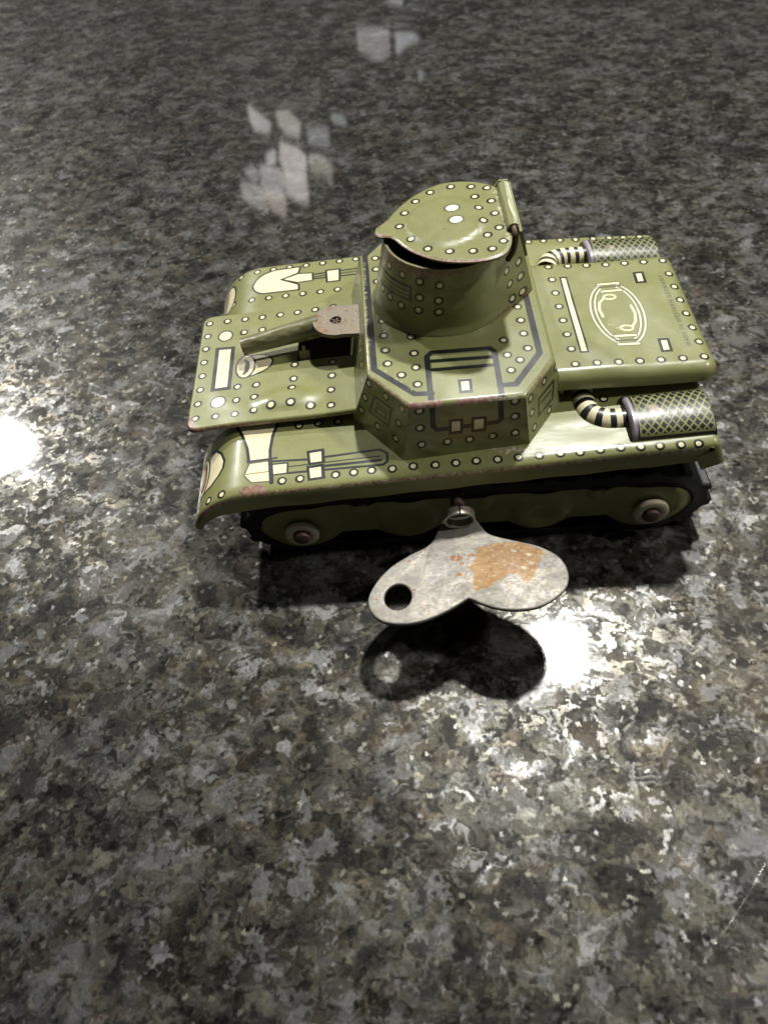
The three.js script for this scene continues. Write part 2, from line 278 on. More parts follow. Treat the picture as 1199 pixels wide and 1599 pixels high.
// fenders -----------------------------------------------------------------
function fender(sd) {
  const AR = 10.3, AX = -30.9, RX = 39;
  const yTop = (x) => sd > 0 ? 21.2 + 0.045 * (x + 30) : 22.4 + 0.05 * (x + 30) - 0.05 * Math.max(0, x - 8) - 0.0006 * Math.max(0, x - 12) ** 2;
  const edge = (x) => sd > 0 ? 27.2 - 0.018 * Math.max(-8, x + 30) : 29.9 - 0.012 * Math.max(0, x + 10);
  const y0 = yTop(AX) - AR, rearX = sd > 0 ? RX : 42.3;
  const prof = (s) => { // along the fender: mudguard arc, top, rear flap -> x, y, normal
    if (s < AX) { const t = (AX - s) / AR; return [AX - AR * Math.sin(t), y0 + AR * Math.cos(t), -Math.sin(t), Math.cos(t)]; }
    if (s < rearX) return [s, yTop(s), -0.05, 1];
    const r = 1.2, t = Math.min((s - rearX) / r, 1.15), e = Math.max(0, s - rearX - 1.15 * r);
    return [rearX + r * Math.sin(t) + e * Math.cos(1.15), yTop(rearX) - r * (1 - Math.cos(t)) - e * Math.sin(1.15), Math.sin(t), Math.cos(t)];
  };
  const rf = 0.8, arc = rf * Math.PI / 2;
  const fn = (s, b) => { // b: distance from the inner edge, then over the fold
    const [x, y1, nx, ny] = prof(s), Z = edge(s), flat = Z - rf - 12.5, y = y1 + (sd > 0 ? 0.85 * Math.max(0, 1 - b * 1.25) * smooth(-40, -33, s) : 0); let q = b * (flat + arc + 1), h, d;
    const lip = 2.5 * smooth(-44.5, -34, s) + 0.4;
    const L = flat + arc + lip; q = b * L;
    if (q < flat) { h = q; d = 0; } else if (q < flat + arc) { const t = (q - flat) / rf; h = flat + rf * Math.sin(t); d = rf * (1 - Math.cos(t)); } else { h = flat + rf; d = rf + q - flat - arc; }
    let wob = 0.12 * Math.sin(s * 0.6 + b * 2) * smooth(0.75, 1, b) * (d > rf ? 1 : 0);
    return [x - nx * (d + wob), y - ny * (d + wob), sd * (12.5 + h), s, sd * (12.5 + q) + (sd > 0 ? 1.1 : 0)];
  };
  const bs = [...range(0, 0.78, 10), ...range(0.78, 0.98, 22).slice(1), ...range(0.98, 1, 2).slice(1)];
  const end = AX - AR * 1.29;
  const as = [...range(end, AX, 22), ...range(AX, rearX, 60).slice(1), ...range(rearX, rearX + 1.4, 7).slice(1), ...range(rearX + 1.4, rearX + 5.4, 3).slice(1)];
  return { fn, as, bs, yTop, end, edge };
}
seed = 31;
const nearPrint = print(-45, 46, 11, 36, (g) => {
  rivets(g, [...row(-25.6, 26.3, -11.8, 25.9, 6).filter((_, i) => i !== 2), [-8.7, 26], [-5.5, 25.9], [-2.2, 26], [0.9, 26], [4, 26], [7.2, 26.1], [10.3, 26.1], [13.4, 26.1], [16.5, 26.1], [19.4, 26.2], [22.4, 26.1], [25.4, 26.1], [28.3, 26.3], [31.1, 26.4], [34.1, 26.5], [36.7, 26.6]]);
  rivets(g, [[-23.2, 15.5], [-20.1, 15.4], [-16.9, 15.5], [-38.3, 13.9], [-41, 15.2], [-35.2, 27.2], [-38, 27.1], [-41.4, 27], [24.8, 16.2]]);
  // axe: blade, haft and two buckles
  poly(g, [[-33.6, 14], [-26.5, 14], [-27.4, 17], [-27.7, 20], [-27.6, 22.1], [-30.9, 22.3], [-31.4, 19.3], [-32.4, 16.4]], CREAM, INK, 0.5);
  poly(g, [[-30.9, 22.3], [-27.6, 22.1], [-27.2, 26.2], [-30.4, 26.1], [-31.6, 24.6]], CREAM, '#5b5340', 0.3);
  poly(g, [[-31.2, 21.9], [-26.6, 21.7]], null, INK, 0.35, false); poly(g, [[-31.4, 24.4], [-27, 24.2]], null, '#8b8260', 0.25, false); poly(g, [[-27.6, 22], [-27.2, 26.4]], null, INK, 0.7, false);
  poly(g, [[-27.3, 22.9], [-24.8, 22.9], [-24.8, 24.9], [-27.1, 25]], CREAM, INK, 0.3);
  poly(g, [[-27.4, 22.3], [-21.8, 22.6], [-10.4, 22.0], [-9.3, 22.9], [-9.4, 24.5], [-10, 25], [-24.7, 24.9]], null, INK, 0.42, false);
  poly(g, [[-24.8, 23.7], [-18.8, 23.5], [-10.4, 23.3]], null, INK, 0.22, false); poly(g, [[-19, 24.2], [-10.4, 24.1]], null, INK, 0.5, false);
  for (const t of [20.9, 23.9]) { poly(g, [[-21.9, t], [-19.1, t - 0.2], [-18.9, t + 2.7], [-21.6, t + 2.9]], INK); poly(g, [[-21.4, t + 0.5], [-19.6, t + 0.35], [-19.5, t + 2.3], [-21.2, t + 2.4]], CREAM); }
  // lamp on the mudguard
  poly(g, [[-40.6, 16.9], [-38.9, 16.7], [-37.4, 17.2], [-36.1, 18.6], [-35.3, 20.4], [-35.4, 21.8], [-36.2, 23.1], [-37.8, 24.3], [-40.2, 24.7]], CREAM, INK, 0.42);
  oval(g, -40.6, 20.8, 1.75, 3.9, CREAM, INK, 0.42); oval(g, -40.7, 20.8, 1.1, 3.0, '#6e3a2e', '#3a2a22', 0.2); oval(g, -41.2, 20.6, 0.55, 2.3, CREAM); oval(g, -40.3, 20.9, 0.3, 1.6, '#b89a70');
  rust(g, -31.5, 27.5, -28.5, 27.8, 1.2, 70); rust(g, -43, 28.4, -33, 28.9, 0.6, 60); rust(g, -31, 28.3, 39, 27.6, 0.3, 620, ['#846656', '#9a846c', '#6b5044', '#a89a80']);
  rust(g, 6, 24.2, 16, 25.0, 0.9, 30, ['#b8a99a', '#a7a08c', '#8a7a70']);
  rust(g, 13.2, 28.2, 14.2, 28.6, 0.5, 10);
});
const NF = fender(1);
const nearFender = add('fender', sheet(NF.fn, NF.as, NF.bs, 0.35, nearPrint, { flip: 1 }), [tin(nearPrint), plainGreen], tank);
nearFender.userData.label = 'fender printed with an axe, its rim worn to bare metal';
seed = 32;
const farPrint = print(-45, 50, -36, -11, (g) => {
  rivets(g, [[-36.5, -28.6], [-32.8, -28.2], ...row(-29.6, -28.3, -13.4, -28.6, 6), [-10.2, -28.6], [-7, -28.6], [16.8, -28.6], [19.7, -28.6], [22.6, -28.6], [25.8, -28.5], [28.7, -28.4], [32, -28.4], [35.1, -28.4], [37.8, -28.3], [40.8, -28.3], [-37.7, -21.1], [-33.3, -19.6], ...row(-30, -19.4, -17, -19.6, 5)]);
  // spade
  g.beginPath(); g.moveTo(-33.4, -23.8); g.quadraticCurveTo(-32.6, -27.2, -29, -28); g.lineTo(-24.2, -28.2); g.lineTo(-24.6, -26.2); g.lineTo(-27.8, -24.7); g.lineTo(-24.4, -22.6); g.lineTo(-24.3, -20.9); g.lineTo(-31.2, -20.9); g.quadraticCurveTo(-33.2, -21.6, -33.4, -23.8); g.closePath(); g.fillStyle = CREAM; g.fill(); g.strokeStyle = INK; g.lineWidth = 0.4; g.stroke();
  poly(g, [[-27.8, -24.7], [-24.6, -26], [-21.8, -25.7], [-21.7, -23.4], [-24.6, -23.2]], CREAM, INK, 0.32);
  poly(g, [[-21.8, -25.2], [-12, -25.6], [-12, -23.7], [-21.7, -23.8]], null, INK, 0.4); poly(g, [[-21.8, -24.4], [-12, -24.7]], null, INK, 0.3, false);
  poly(g, [[-19.2, -26], [-16.6, -26], [-16.6, -22.3], [-19, -22.3]], CREAM, INK, 0.4);
  oval(g, -39.4, -24, 1.9, 3.9, CREAM, INK, 0.4); oval(g, -40.6, -24, 0.9, 3.2, '#9c8a70');
});
const FF = fender(-1);
const farFender = add('fender', sheet(FF.fn, FF.as, FF.bs, 0.35, farPrint, { flip: -1 }), [tin(farPrint), plainGreen], tank);
farFender.userData.label = 'fender printed with a spade';

// silencers with printed mesh and striped hoses -----------------------------
function silencer(fd, sd, x0, x1, zc, hw, h, fen) {
  const base = (x) => fd.yTop(Math.min(x, sd > 0 ? 39 : 42)) + 0.05;
  const pr = print(0, x1 - x0, 0, 12, (g) => {
    const L = x1 - x0; g.save(); g.beginPath(); g.rect(1.6, 1.4, L - 2.2, 9.2); g.clip(); g.fillStyle = INK;
    for (let i = -2; i < 20; i++) for (let j = -1; j < 16; j++) { const cx = 1.9 + i * 1.22 + (j % 2 ? 0.61 : 0), cy = 1.3 + j * 0.86, k = 0.46 + rr(-0.04, 0.03); poly(g, [[cx - k, cy], [cx, cy - k * 1.35], [cx + k, cy], [cx, cy + k * 1.35]], INK); }
    g.restore();
    g.fillStyle = '#6f646c'; g.fillRect(0, 0, 1.25, 12); g.fillStyle = '#9c929a'; g.fillRect(0.25, 3.2, 0.7, 3.6); g.strokeStyle = INK; g.lineWidth = 0.25; g.strokeRect(0.1, 0.1, 1.15, 11.8);  // mauve-grey collar, its pale highlight painted into the print
    g.fillStyle = INK; g.fillRect(L - 0.45, 0, 0.45, 12); g.fillRect(1.2, 11.1, L, 0.9);
    rust(g, 3.6, 5.5, 5, 6.8, 0.7, 12, ['#8d7a68', '#a09078']);
  });
  const endF = (x) => { const e = Math.min(x - x0, x1 - x) / 0.7; return e >= 1 ? 1 : Math.sqrt(Math.max(0, 1 - (1 - e) ** 2)); };
  const fn = (x, b) => { const th = Math.PI * (b / 12), f = endF(x), y = base(x) + h * Math.max(0.001, f) * Math.max(0, Math.sin(th)) ** 0.85 - (1 - f) * 0.05; return [x, y, zc - Math.cos(th) * hw, x - x0, b]; };
  const as = [...range(x0, x0 + 0.7, 6), ...range(x0 + 0.7, x1 - 0.7, 12).slice(1), ...range(x1 - 0.7, x1, 6).slice(1)];
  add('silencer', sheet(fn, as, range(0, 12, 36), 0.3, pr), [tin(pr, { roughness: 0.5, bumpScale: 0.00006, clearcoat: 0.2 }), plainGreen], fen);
}
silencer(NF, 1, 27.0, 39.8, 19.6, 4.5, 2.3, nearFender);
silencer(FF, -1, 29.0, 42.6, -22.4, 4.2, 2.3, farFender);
const hosePrint = (() => {
  const c = document.createElement('canvas'); c.width = 512; c.height = 256; const g = c.getContext('2d'); g.fillStyle = '#1d2024'; g.fillRect(0, 0, 512, 256);
  for (let i = 0; i < 6; i++) { const x = 10 + i * 86; g.fillStyle = CREAM; g.beginPath(); g.moveTo(x - 4, 0); g.bezierCurveTo(x + 16, 90, x + 16, 170, x - 4, 256); g.lineTo(x + 42, 256); g.bezierCurveTo(x + 62, 170, x + 62, 90, x + 42, 0); g.closePath(); g.fill(); }
  const t = new THREE.CanvasTexture(c); t.colorSpace = THREE.SRGBColorSpace; t.wrapT = THREE.RepeatWrapping; return t;
})();
function hose(fd, pts, fen, turn) {
  const tex = hosePrint.clone(); tex.offset.y = turn; tex.needsUpdate = true;
  const curve = new THREE.CatmullRomCurve3(pts.map(([x, z]) => new THREE.Vector3(x, fd.yTop(x) - 0.1, z)));
  add('exhaust_hose', new THREE.TubeGeometry(curve, 40, 1.9, 20), new THREE.MeshPhysicalMaterial({ map: tex, roughness: 0.4, clearcoat: 0.4, clearcoatRoughness: 0.2 }), fen);
}
hose(NF, [[22.0, 12.6], [21.9, 15.4], [22.5, 17.7], [24.2, 19.0], [27.2, 19.4]], nearFender, 0.0);
hose(FF, [[21.6, -19.2], [22.6, -21.6], [25, -22.6], [27, -22.7], [29.2, -22.7]], farFender, 0.0);

// hood ----------------------------------------------------------------------
seed = 41;
const hoodPrint = print(-45, -11, -18, 18, (g) => {
  rivets(g, [...row(-40.2, -12, -40, 12, 8), ...row(-36.9, -12.1, -17.6, -12.1, 7), [-36.7, 12.1], [-33.5, 12.2], [-30.4, 11.9], [-33.6, -8.5], [-33.6, 5.7], [-33.5, 9], [-30.4, 5.9], [-30.5, 8.8], [-24, 2.1], [-24.1, 5.6], [-24.3, 7.8], [-17.6, 2.6], [-17.7, 5.9], [-17.8, 9.2], [-17.8, 12.7], [-30.3, -8.6]]);
  rivets(g, [[-27.5, 11.5], [-24.3, 11.4], [-21.1, 12.3]], 1.15);
  for (const [x, z] of [[-36.9, -8.1], [-36.6, 8.8]]) { oval(g, x, z, 1.4, 1.5, INK); oval(g, x, z, 1.12, 1.2, CREAM); }
  poly(g, [[-38.4, -5.2], [-34.9, -5], [-34.7, 6.1], [-38.2, 6]], INK); poly(g, [[-37.7, -4.5], [-35.6, -4.4], [-35.4, 5.3], [-37.5, 5.3]], CREAM);
  g.beginPath(); g.moveTo(-31.8, -1.9); g.bezierCurveTo(-29, -2.1, -27.9, -0.6, -27.9, 0.4); g.bezierCurveTo(-28, 2.4, -30.2, 3.1, -32, 3.6); g.closePath(); g.fillStyle = CREAM; g.fill(); g.strokeStyle = INK; g.lineWidth = 0.3; g.stroke();
  oval(g, -32.6, 0.8, 1.65, 2.9, CREAM, '#3d3436', 0.35); oval(g, -32.8, 0.9, 0.85, 2.0, '#5d4a3c', null); oval(g, -33.3, 0.8, 0.6, 2.1, CREAM); oval(g, -32.2, 0.9, 0.35, 1.5, INK);
  rust(g, -42, 10.5, -40.2, 14.4, 0.9, 50); rust(g, -42.6, 12, -42.9, 16, 0.8, 50); rust(g, -41, 14.6, -28, 14.9, 0.45, 170); rust(g, -30, 14.8, -13, 14.9, 0.25, 130); rust(g, -41.9, -13, -41.8, 13, 0.3, 150, ['#8a7860', '#a39474', '#6f5a4a']);
  rust(g, -42.6, -12, -42.6, 12, 0.5, 60, ['#8a7a58', '#a39468', '#7a6a50']);
});
const hoodY = (x, z) => 23 + 0.08 * (x + 40) + 0.55 * smooth(1, 0.35, Math.hypot((x + 25) / 6.5, (z - 10.2) / 3.2)) + 0.12 * Math.sin(x * 0.21 + z * 0.17);
const hp = pan([-41.5, -12.2, -14.2, 14.5], 1.8, 0.5, 0.25, hoodY, [1, 0, 1, 1]);
const hood = add('hood', sheet(hp.fn, hp.as, hp.bs, 0.35, hoodPrint, { skip: (a, b) => a > -23.6 && a < -13.2 && b > -4.3 && b < 1.2 }), [tin(hoodPrint), inside], tank);
hood.userData.label = 'printed front hood plate with a slot for the gun';

// superstructure -------------------------------------------------------------
const TOPY = 33.1;
const T8 = [[-11.6, 15.6], [-5.7, 22.8], [11, 22.2], [16.4, 14.9], [16.4, -14.9], [10.6, -21.6], [-6.5, -21.6], [-12.2, -14.9]];
const B8 = [[-14.8, 21.8, 14.0], [-6.9, 21.9, 23.6], [12.4, 22.7, 22.6], [19.5, 23.2, 13.2], [18.8, 24.2, -14.9], [12, 23.6, -23.2], [-7.5, 23.2, -23.2], [-14.8, 23, -15]];
seed = 51;
const topPrint = print(-14, 18, -23, 25, (g) => {
  const line = (p, w = 0.95) => poly(g, p, null, '#16191b', w, false);
  line([[-2.3, 20.5], [-4.7, 20.4], [-10.4, 14.6], [-11.2, -14.6], [-7.6, -19.6], [10, -19.6], [14.3, -13.6], [14.3, 13.4], [9.9, 19.8], [7.6, 19.8]]);
  rivets(g, [[-8.8, 3.4], [-8.7, 7], [-8.6, 10.5], [-8.4, 13.5], [-6.4, 16.2], [-4.2, 18.4], [-4.2, 14.8], [-4.3, 11.6], [-4.5, 7.7], [9.4, 10], [9.5, 13.4], [11.2, 14.7], [9.6, 16.8], [12.7, 12.2], [12.6, 8.8], [12.6, 5.6], [12.6, 2.2], [12.6, -1], [-9, -0.2], [-9.1, -3.6], [-9.3, -7], [-9.4, -10.4], [-9.4, -13.6], [-6.6, -16.4], [-3.4, -17.6], [12.6, -8], [12.6, -12]]);
  poly(g, [[-2.45, 22.6], [-2.45, 12.6], [-1.7, 11.7], [7.1, 11.6], [7.7, 12.4], [7.6, 22.6]], null, '#16191b', 0.85, false);
  line([[-2.2, 13.65], [7.5, 13.6]], 0.65); line([[-2.2, 15.6], [7.5, 15.4]], 0.65);
  poly(g, [[-1.9, 12.5], [7.1, 12.35], [7.1, 13.15], [-1.9, 13.2]], '#a3a671'); poly(g, [[-1.9, 14.15], [7.1, 14.05], [7.1, 14.95], [-1.9, 15.1]], '#a3a671');
  poly(g, [[1.7, 18], [3.7, 18], [3.6, 20.9], [1.65, 20.9]], INK); poly(g, [[2.1, 18.5], [3.25, 18.5], [3.2, 20.3], [2.05, 20.35]], CREAM);
  rust(g, -5.6, 22.8, -1.2, 22.5, 0.8, 130, ['#8a665c', '#7a5a50', '#a08a7a']); rust(g, 1.2, 22.5, 6.8, 22.3, 0.7, 130, ['#8a665c', '#7a5a50', '#a08a7a']); rust(g, 6, 22.4, 11, 22.1, 0.4, 40, ['#a09a80', '#b0a890', '#8a7a66']);
  rust(g, -11.4, -13, -11.2, 15, 0.35, 90, ['#8f8a60', '#a09a70', '#7a6a50']); rust(g, -11, 15.9, -6, 22.2, 0.35, 50, ['#7d6a54', '#98906c']); rust(g, 11.3, 21.8, 16, 15.2, 0.35, 50, ['#7d6a54', '#98906c']);
  g.globalAlpha = 0.55; rust(g, -9.6, 14, -5, 19.6, 0.15, 12, ['#9aa07a']); g.globalAlpha = 1;
}, { ppm: 24 });
// top plate with its rolled edge
{
  const ring = (k) => { // k: 0 flat top edge … 1 down the side
    const a = k * 1.25, rad = 0.9; return T8.map(([x, z], i) => { const b = B8[i], l = Math.hypot(b[0] - x, b[2] - z), t = [x * (1 - 0.045), z * (1 - 0.035)]; const px = lerp(t[0], x, Math.sin(a) / Math.sin(1.25)), pz = lerp(t[1], z, Math.sin(a) / Math.sin(1.25)); return [px, TOPY - rad * (1 - Math.cos(a)), pz]; });
  };
  const rings = range(0, 1, 5).map(ring), pos = [], uv = [], idx = [];
  const put = (p) => { pos.push(...p); uv.push(...topPrint.uv(p[0], p[2])); return pos.length / 3 - 1; };
  const c = put([2, TOPY + 0.05, 0]), r0 = rings[0].map(put); for (let i = 0; i < 8; i++) idx.push(c, r0[i], r0[(i + 1) % 8]);
  for (let k = 0; k < rings.length - 1; k++) for (let i = 0; i < 8; i++) { const j = (i + 1) % 8, q = [rings[k][i], rings[k + 1][i], rings[k + 1][j], rings[k][j]].map(put); idx.push(q[0], q[1], q[2], q[0], q[2], q[3]); }
  let g = new THREE.BufferGeometry(); g.setAttribute('position', new THREE.Float32BufferAttribute(pos, 3)); g.setAttribute('uv', new THREE.Float32BufferAttribute(uv, 2)); g.setIndex(idx);
  g = toCreasedNormals(g, 0.55);
  const superMesh = add('superstructure', g, tin(topPrint), tank); superMesh.userData.label = 'eight-sided superstructure with black printed hatch';
  const yE = TOPY - 0.9 * (1 - Math.cos(1.25));
  const faces = {
    0: (g) => { rivets(g, [[0.5, 1.4], [-0.2, 4.5], [-0.9, 7.4], [4.4, 1.4], [7.9, 1.5], [7.4, 4.5], [7, 7.8], [2.9, 8.1]]); poly(g, [[1.9, 2.9], [5.8, 2.8], [5.3, 6.5], [1.0, 6.4]], null, INK, 0.5); poly(g, [[2.4, 3.9], [5.5, 3.8]], null, INK, 0.3, false); poly(g, [[2.6, 4.5], [4.7, 4.4], [4.5, 5.6], [2.3, 5.6]], null, INK, 0.35); },
    1: (g) => {
      rivets(g, [[1.5, 1.1], [1.5, 4.4], [1.6, 7.7], [5.5, 7.7], [8.8, 7.6], [12.3, 7.4], [15.6, 7.2], [15.4, 3.9], [15.2, 1]]);
      poly(g, [[3.3, -1], [3.4, 4.3], [4, 5.1], [12.9, 4.7], [13.4, 4.1], [13, -1]], null, INK, 0.8, false);
      for (const [x, w] of [[5.7, 2.1], [9, 2.25]]) { poly(g, [[x, 3.3], [x + w, 3.35], [x + w, 6.3], [x, 6.25]], INK); poly(g, [[x + 0.42, 3.8], [x + w - 0.45, 3.8], [x + w - 0.42, 5.65], [x + 0.42, 5.7]], CREAM); }
      rust(g, 0, 0.35, 4.6, 0.35, 0.55, 50); rust(g, 7, 0.3, 11.3, 0.3, 0.5, 50); rust(g, 0.2, 0, -1, 9, 0.3, 30); rust(g, 16.6, 0, 17.5, 8.5, 0.3, 40);
    },
    2: (g) => { rivets(g, [[1.4, 1.7], [1.6, 4.6], [2.1, 7.9], [5.6, 1.7], [6.8, 8.2], [9.4, 1.8], [10.3, 4.9], [10.9, 7.8]]); poly(g, [[3.8, 3.6], [8.5, 3.7], [7.9, 6.8], [3.5, 6.7]], null, INK, 0.5); poly(g, [[4.4, 4.8], [7.4, 4.9]], null, INK, 0.3, false); },
    3: (g) => { rivets(g, row(4, 2.2, 28, 2.2, 8)); },
    7: (g) => { rivets(g, row(3, 3.4, 28, 3.4, 8)); rust(g, 0, 6, 30, 6, 0.6, 40); },
  };
  for (let i = 0; i < 8; i++) {
    const j = (i + 1) % 8, TL = new THREE.Vector3(T8[i][0], yE + 0.02, T8[i][1]), TR = new THREE.Vector3(T8[j][0], yE + 0.02, T8[j][1]), BL = new THREE.Vector3(...B8[i]), BR = new THREE.Vector3(...B8[j]);
    const ex = TR.clone().sub(TL).normalize(), n = ex.clone().cross(BL.clone().add(BR).sub(TL).sub(TR)).normalize(), ey = n.clone().cross(ex);
    const loc = (p) => { const d = p.clone().sub(TL); return [d.dot(ex), d.dot(ey)]; };
    const w = TR.distanceTo(TL);
    const pr = print(-4, w + 4, -1.5, 13, faces[i], { ppm: 22 });
    const fn = (a, b) => { const p = TL.clone().lerp(TR, a).lerp(BL.clone().lerp(BR, a), b), [s, t] = loc(p); return [p.x, p.y, p.z, s, t + 0.62]; };
    add('side_panel', sheet(fn, range(0, 1, 6), range(0, 1, 4), 0.35, pr, { flip: 1 }), [tin(pr), plainGreen], superMesh);
  }
}

// engine deck -----------------------------------------------------------------
seed = 61;
const deckPrint = print(14, 46, -19, 19, (g) => {
  rivets(g, [...row(20.4, -12.9, 20.3, 12.4, 8), ...row(23.7, -12.8, 39.9, -12.3, 6), ...row(40, -8.5, 40.1, 8.9, 6), ...row(23.6, 12.4, 39.9, 12.5, 6)]);
  poly(g, [[21.7, -9.9], [23.05, -9.9], [22.95, 9.9], [21.5, 9.9]], INK); poly(g, [[22, -9.5], [22.75, -9.5], [22.65, 9.5], [21.8, 9.5]], CREAM);
  for (const [x, z] of [[34.95, -8.1], [34.8, 9.2]]) { poly(g, [[x - 0.85, z - 1.6], [x + 1, z - 1.6], [x + 0.85, z + 1.6], [x - 1, z + 1.6]], INK); poly(g, [[x - 0.4, z - 1.1], [x + 0.55, z - 1.1], [x + 0.42, z + 1.1], [x - 0.5, z + 1.1]], CREAM); }
  // coiled tow rope
  const arc = (cx, cy, a, b, t0, t1, w, dash, color) => { g.beginPath(); g.ellipse(cx, cy, a, b, 0, t0, t1); g.strokeStyle = color; g.lineWidth = w; g.setLineDash(dash); g.lineCap = 'butt'; g.stroke(); g.setLineDash([]); };
  const S = '#4a4a34', Cw = '#e4e6c8';
  for (const [k, t0, t1] of [[0, 1.75, 4.45], [0, -1.35, 1.3], [0.75, 1.9, 4.3], [0.75, -1.2, 1.2]]) {
    arc(29.3, 0.7, 4.1 - k, 7.9 - k, t0, t1, 0.56, [], S); arc(29.3, 0.7, 4.1 - k, 7.9 - k, t0, t1, 0.36, [0.2, 0.09], Cw);
  }
  const bar = (x0, x1, y) => { poly(g, [[x0, y], [x1, y]], null, S, 0.8, false); poly(g, [[x0, y], [x1, y]], null, CREAM, 0.5, false); };
  bar(27.8, 31.1, -7.1); bar(28, 31.1, -5.1); bar(27.8, 30.9, 8.5); bar(27.6, 30.8, 6.5); poly(g, [[27.8, -6.3], [31.3, -6.3]], null, S, 0.35, false); poly(g, [[27.6, 7.6], [30.8, 7.6]], null, S, 0.35, false);
  oval(g, 28.9, -3.5, 0.95, 0.6, null, CREAM, 0.34, 0.1); oval(g, 29.9, 4.7, 0.95, 0.6, null, CREAM, 0.34, 0.1);
  poly(g, [[28, -3.3], [27, -2.2], [26.6, -0.4], [26.8, 1.5]], null, CREAM, 0.42, false); poly(g, [[30.8, 4.5], [31.6, 3.2], [32, 1.2], [31.8, -0.8]], null, CREAM, 0.42, false);
  // maker's line, read along the rear edge
  g.save(); g.translate(38.75, 9.9); g.rotate(-Math.PI / 2); g.scale(0.1, 0.1); g.fillStyle = '#4d5038'; g.font = 'bold 10.5px sans-serif'; g.textAlign = 'left';
  const text = 'MADE IN WESTERN GERMANY', tw = g.measureText(text).width; g.scale(182 / tw, 1); g.fillText(text, 0, 0); g.restore();
  rust(g, 42.4, -13, 42.6, 14, 0.5, 110, ['#a59a70', '#8a7a58', '#b5ab88']); rust(g, 41.6, 13.6, 42.6, 15.6, 0.5, 20);
  rust(g, 27.2, 3.4, 29.2, 5.2, 0.25, 6, ['#a6aa80']);
}, { ppm: 26 });
const dp = pan([16.2, 42.0, -14.9, 15.1], 2.4, 2.2, 0.5, (x, z) => 29.34 + 0.1 * Math.sin(x * 0.25 + z * 0.2), [0, 1, 1, 1]);
const deck = add('engine_deck', sheet(dp.fn, dp.as, dp.bs, 0.35, deckPrint), [tin(deckPrint), inside], tank);
deck.userData.label = 'rear engine deck printed with a coiled rope and small lettering';

// cupola with its flap ----------------------------------------------------------
seed = 71;
const cupPrint = print(-34, 34, -1, 14, (g) => { // s = degrees * 0.18, t down from the rim
  const K = 0.18, H = 12.2, at = ([d, h]) => [d * K, H - h];
  rivets(g, [[173.5, 9.8], [152, 10.1], [134, 10.1], [116, 9.8], [98.5, 9.5], [172, 5.4], [159, 5.2], [146, 4.9], [131.5, 4.6], [114.5, 4.6], [114.5, 7], [98, 6.7], [97, 4.6], [25, 7.3], [8, 6.9], [21, 4.4], [8, 4.1], [19, 1.3], [8, 1.1], [-170, 5.2], [-160, 9.8]].map(at), 1.05);
  poly(g, [[186, 8.2], [141, 8.5], [124, 8.5], [123, 6.1], [139, 6.1], [175, 6.1]].map(at), null, INK, 0.45, false); poly(g, [[186, 7.4], [141, 7.6], [125, 7.6]].map(at), null, INK, 0.3, false); poly(g, [[180, 6.7], [141, 6.8], [126, 6.9]].map(at), null, INK, 0.25, false);
  rust(g, 16, 0.6, 33, 1.3, 1.1, 260, ['#7d5c50', '#86685a', '#6d5448', '#8d7a62']); rust(g, 6, 0.4, 20, 0.5, 0.5, 110, ['#6d5848', '#7d5c50', '#7b7048']); rust(g, -33, 0.6, -10, 0.6, 0.6, 100);
  rust(g, 0, 12, 9, 12.1, 0.35, 40, ['#6b4a3c', '#8a5c48', '#5a463a']);
});
const CH = 12.2;
const cup = (deg, h) => {
  const t = h / CH, a = deg * Math.PI / 180, fl = 0.45 * smooth(1.6, 0, h), r = lerp(10.6, 9.3, t) + fl, k = (lerp(9.8, 9.3, t) + fl) / r, D = lerp(15.0, 10.8, t), cx = lerp(0.7, 1.4, t), cz = lerp(-1.9, -0.6, t), c = Math.acos(Math.min(1, r / D)), q = Math.abs(a) < c ? r / Math.cos(Math.abs(a) - c) : r;
  const wob = 0.1 * Math.sin(a * 3 + 1) * t;
  return [cx + (q + wob) * Math.cos(a), TOPY + h, cz + (q + wob) * Math.sin(a) * k, deg * 0.18, CH - h];
};
const cupola = add('cupola', sheet((d, h) => cup(d, h), [...range(-180, -40, 50), ...range(-40, 40, 60).slice(1), ...range(40, 180, 50).slice(1)], [0, 0.25, 0.5, 0.8, 1.2, 1.7, ...range(2.5, CH, 8)], 0.4, cupPrint, { flip: 1 }), [tin(cupPrint), inside], tank);
cupola.userData.label = 'round cupola with a rusty rim';
seed = 81;
const lidPrint = print(-11, 13, -13, 12, (g) => {
  rivets(g, [[3, -9.8], [6, -9], [8.3, -8], [-0.2, -9.1], [-2.6, -7.2], [-4.4, -4.4], [-5.3, -1.1], [-3.8, 2.6], [-1.6, 5.5], [1.4, 6.9], [4.6, 7.6], [7.2, 7.7], [7, 4.2], [6.8, 0.7], [6.5, -2.7], [6.3, -6.1], [9.0, 6.2], [8.5, -4.3], [8.6, -0.9], [8.8, 2.8]], 0.95);
  for (const [x, z] of [[2.6, -3.5], [2.9, -0.3]]) { oval(g, x, z, 1.3, 1.1, '#5a5c40'); oval(g, x + 0.05, z, 0.92, 0.8, '#fdf8de'); }
  rust(g, -8.6, -1.9, -6.8, -3.6, 0.35, 40); { const e = [[-8.8, -0.2], [-7, 1.0], [-4.9, 4.0], [-3, 6.3], [0, 8.5], [3.1, 9.6], [6.3, 9.9], [8.6, 9.2]]; for (let i = 0; i + 1 < e.length; i++) rust(g, ...e[i], ...e[i + 1], 0.22, 46, ['#8a6a60', '#6b5048', '#9c8672']); } rust(g, 9.4, -8, 9.8, 6, 0.4, 40, ['#b5b290', '#a09a78', '#c4c2a4']); oval(g, 1.1, 1.6, 0.16, 0.14, '#5a4a3a');
}, { ppm: 30 });
const lidY = (x) => 47.0 + 0.08 * (x - 1);
